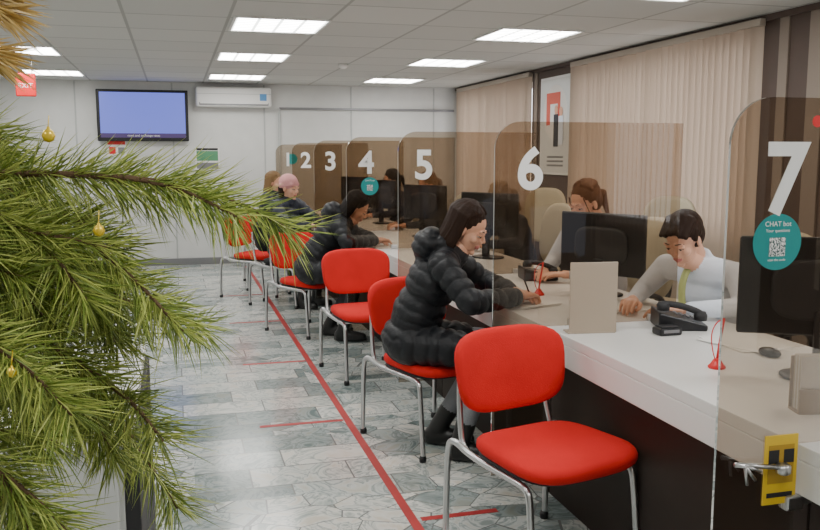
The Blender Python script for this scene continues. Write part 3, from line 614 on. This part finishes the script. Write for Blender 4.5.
BV=[];BF=[]
def twig(pts,r0,r1,start=0.0,dens=1.0,nl=.07,sm=3):
    p=chaikin(pts,sm); n=len(p); rad=[r0+(r1-r0)*i/(n-1) for i in range(n)]
    v,f=sweep(p,rad,7); q=len(BV); BV.extend(v); BF.extend([tuple(i+q for i in x) for x in f])
    Ls=[0]
    for a,b in zip(p[:-1],p[1:]): Ls.append(Ls[-1]+(b-a).length)
    T=Ls[-1]; N=int(T*(1-start)/.0026*dens*3.6)
    for i in range(N):
        s=T*(start+(1-start)*random.random()**.8); j=max(k for k in range(n) if Ls[k]<=s+1e-9); j=min(j,n-2)
        t=(s-Ls[j])/max(Ls[j+1]-Ls[j],1e-6); P=p[j].lerp(p[j+1],t); tg=(p[j+1]-p[j]).normalized()
        rd=Vector((random.gauss(0,1),random.gauss(0,1),random.gauss(0,1))); rd=(rd-tg*rd.dot(tg)).normalized()
        d=tg*random.uniform(.35,1.0)+rd*random.uniform(.55,1.0)
        needle(P,d,nl*random.uniform(.7,1.15),.00085,1 if random.random()<.55 else 0)
    return p
def branch(pts,subs=5,start=.25,sl=.12,top=False):
    pts=[(x-(.040 if i>1 else 0),y,z) for i,(x,y,z) in enumerate(pts)]
    p=twig(pts,.006,.0025,start)
    n=len(p)
    for k in range(subs):
        t=.2+.7*k/max(subs-1,1); i=min(int(t*(n-1)),n-2); tg=(p[i+1]-p[i]).normalized()
        sdv=Vector((random.uniform(-.5,.2),random.uniform(-.8,.8),random.uniform(-.7,0 if top else .5))); d=(tg+sdv*.9).normalized(); L=sl*random.uniform(.7,1.1)
        twig([p[i],p[i]+d*L*.5,p[i]+d*L+Vector((0,0,-.015))],.003,.0015,.1,1.0,.062,2)
B=[[(-.49,1.1,1.40),(-.30,1.08,1.45),(-.10,1.02,1.45),(.0,1.0,1.445),(.07,1.0,1.43)],
 [(-.49,1.1,1.46),(-.34,1.15,1.51),(-.22,1.12,1.51),(-.155,1.1,1.49)],
 [(-.49,1.1,1.32),(-.3,1.0,1.40),(-.15,.98,1.40),(-.03,.97,1.37)],
 [(-.49,1.1,1.25),(-.3,1.08,1.37),(-.12,1.05,1.36),(.0,1.02,1.29)],
 [(-.49,1.1,1.18),(-.3,1.02,1.31),(-.12,1.0,1.28),(-.02,.98,1.20)],
 [(-.49,1.1,1.12),(-.3,1.1,1.26),(-.12,1.08,1.21),(-.02,1.05,1.13)],
 [(-.49,1.1,1.12),(-.32,.95,1.24),(-.17,.92,1.18),(-.09,.90,1.10)],
 [(-.49,1.1,1.0),(-.35,1.05,1.16),(-.22,1.02,1.14),(-.15,1.0,1.08)],
 [(-.49,1.1,1.2),(-.36,.95,1.33),(-.22,.90,1.34),(-.12,.88,1.28)],
 [(-.49,1.1,1.35),(-.36,1.0,1.44),(-.26,.96,1.46),(-.17,.95,1.44)],
 [(-.49,1.1,.95),(-.36,1.0,1.08),(-.25,.95,1.08),(-.17,.93,1.04)],
 [(-.49,1.1,1.05),(-.4,1.2,1.2),(-.26,1.25,1.2),(-.12,1.22,1.14)],
 [(-.49,1.1,1.3),(-.4,1.2,1.38),(-.26,1.25,1.38),(-.08,1.2,1.34)],
 [(-.49,1.1,1.25),(-.4,1.15,1.30),(-.24,1.15,1.29),(-.10,1.12,1.25)],
 [(-.49,1.1,1.36),(-.4,1.1,1.41),(-.24,1.12,1.42),(-.06,1.12,1.39)],
 [(-.49,1.1,1.22),(-.4,1.1,1.28),(-.26,1.08,1.24),(-.10,1.06,1.19)],
 [(-.49,1.1,1.28),(-.38,1.0,1.37),(-.26,.98,1.38),(-.13,.97,1.34)],
 [(-.49,1.1,.85),(-.38,1.1,1.0),(-.28,1.1,1.0),(-.2,1.05,.96)]]
for i,b in enumerate(B): branch(b,top=i in (0,1,2,9,14))
mk('branches',BV,BF,M['bark'],tr); mk('needles_dark',NV[0],NF[0],M['needle'],tr,False); mk('needles_light',NV[1],NF[1],M['needle2'],tr,False)
NV[0]=[];NF[0]=[]
for pts in ([(-.34,1.0,1.60),(-.24,1.0,1.62),(-.17,.99,1.635),(-.14,.98,1.65)],[(-.34,1.0,1.60),(-.25,1.0,1.59),(-.18,.99,1.575)],[(-.34,1.0,1.66),(-.25,1.0,1.65),(-.17,.99,1.62)]):
    p=chaikin(pts,3)
    for i in range(330):
        j=random.randrange(len(p)-1); tg=(p[j+1]-p[j]).normalized(); rd=Vector((random.gauss(0,1),random.gauss(0,1),random.gauss(0,1))).normalized()
        needle(p[j],tg*1.0+rd*.55,random.uniform(.03,.06),.0015,0)
mk('straw_garland',NV[0],NF[0],M['straw'],tr,False)
for i,(x,yy,z,r) in enumerate([(-.125,.96,1.49,.007),(-.075,.90,1.395,.006),(-.152,.84,1.27,.005)]):
    lathe('bauble_%d'%i,[(.001,-r),(r*.7,-r*.7),(r,0),(r*.7,r*.7),(r*.25,r),(r*.25,r*1.3),(.0005,r*1.35)],M['gold'],tr,(x,yy,z),14)
    tube('thread_%d'%i,[(x,yy,z+r*1.3),(x,yy+.01,z+r*1.3+.012)],.0005,M['gold'],tr,sm=0,n=5)
# ---------------------------------------------------------------- world, camera
w=bpy.data.worlds.new('world'); bpy.context.scene.world=w; w.use_nodes=True
w.node_tree.nodes['Background'].inputs[0].default_value=(.75,.85,1,1); w.node_tree.nodes['Background'].inputs[1].default_value=.3
cam=bpy.data.cameras.new('camera'); co=bpy.data.objects.new('camera',cam); COL.objects.link(co)
co.location=(0,0,1.47); co.rotation_euler=(R(90-7.37),0,R(-15.4)); cam.lens=37.3; cam.sensor_width=36; cam.clip_start=.05
bpy.context.scene.camera=co
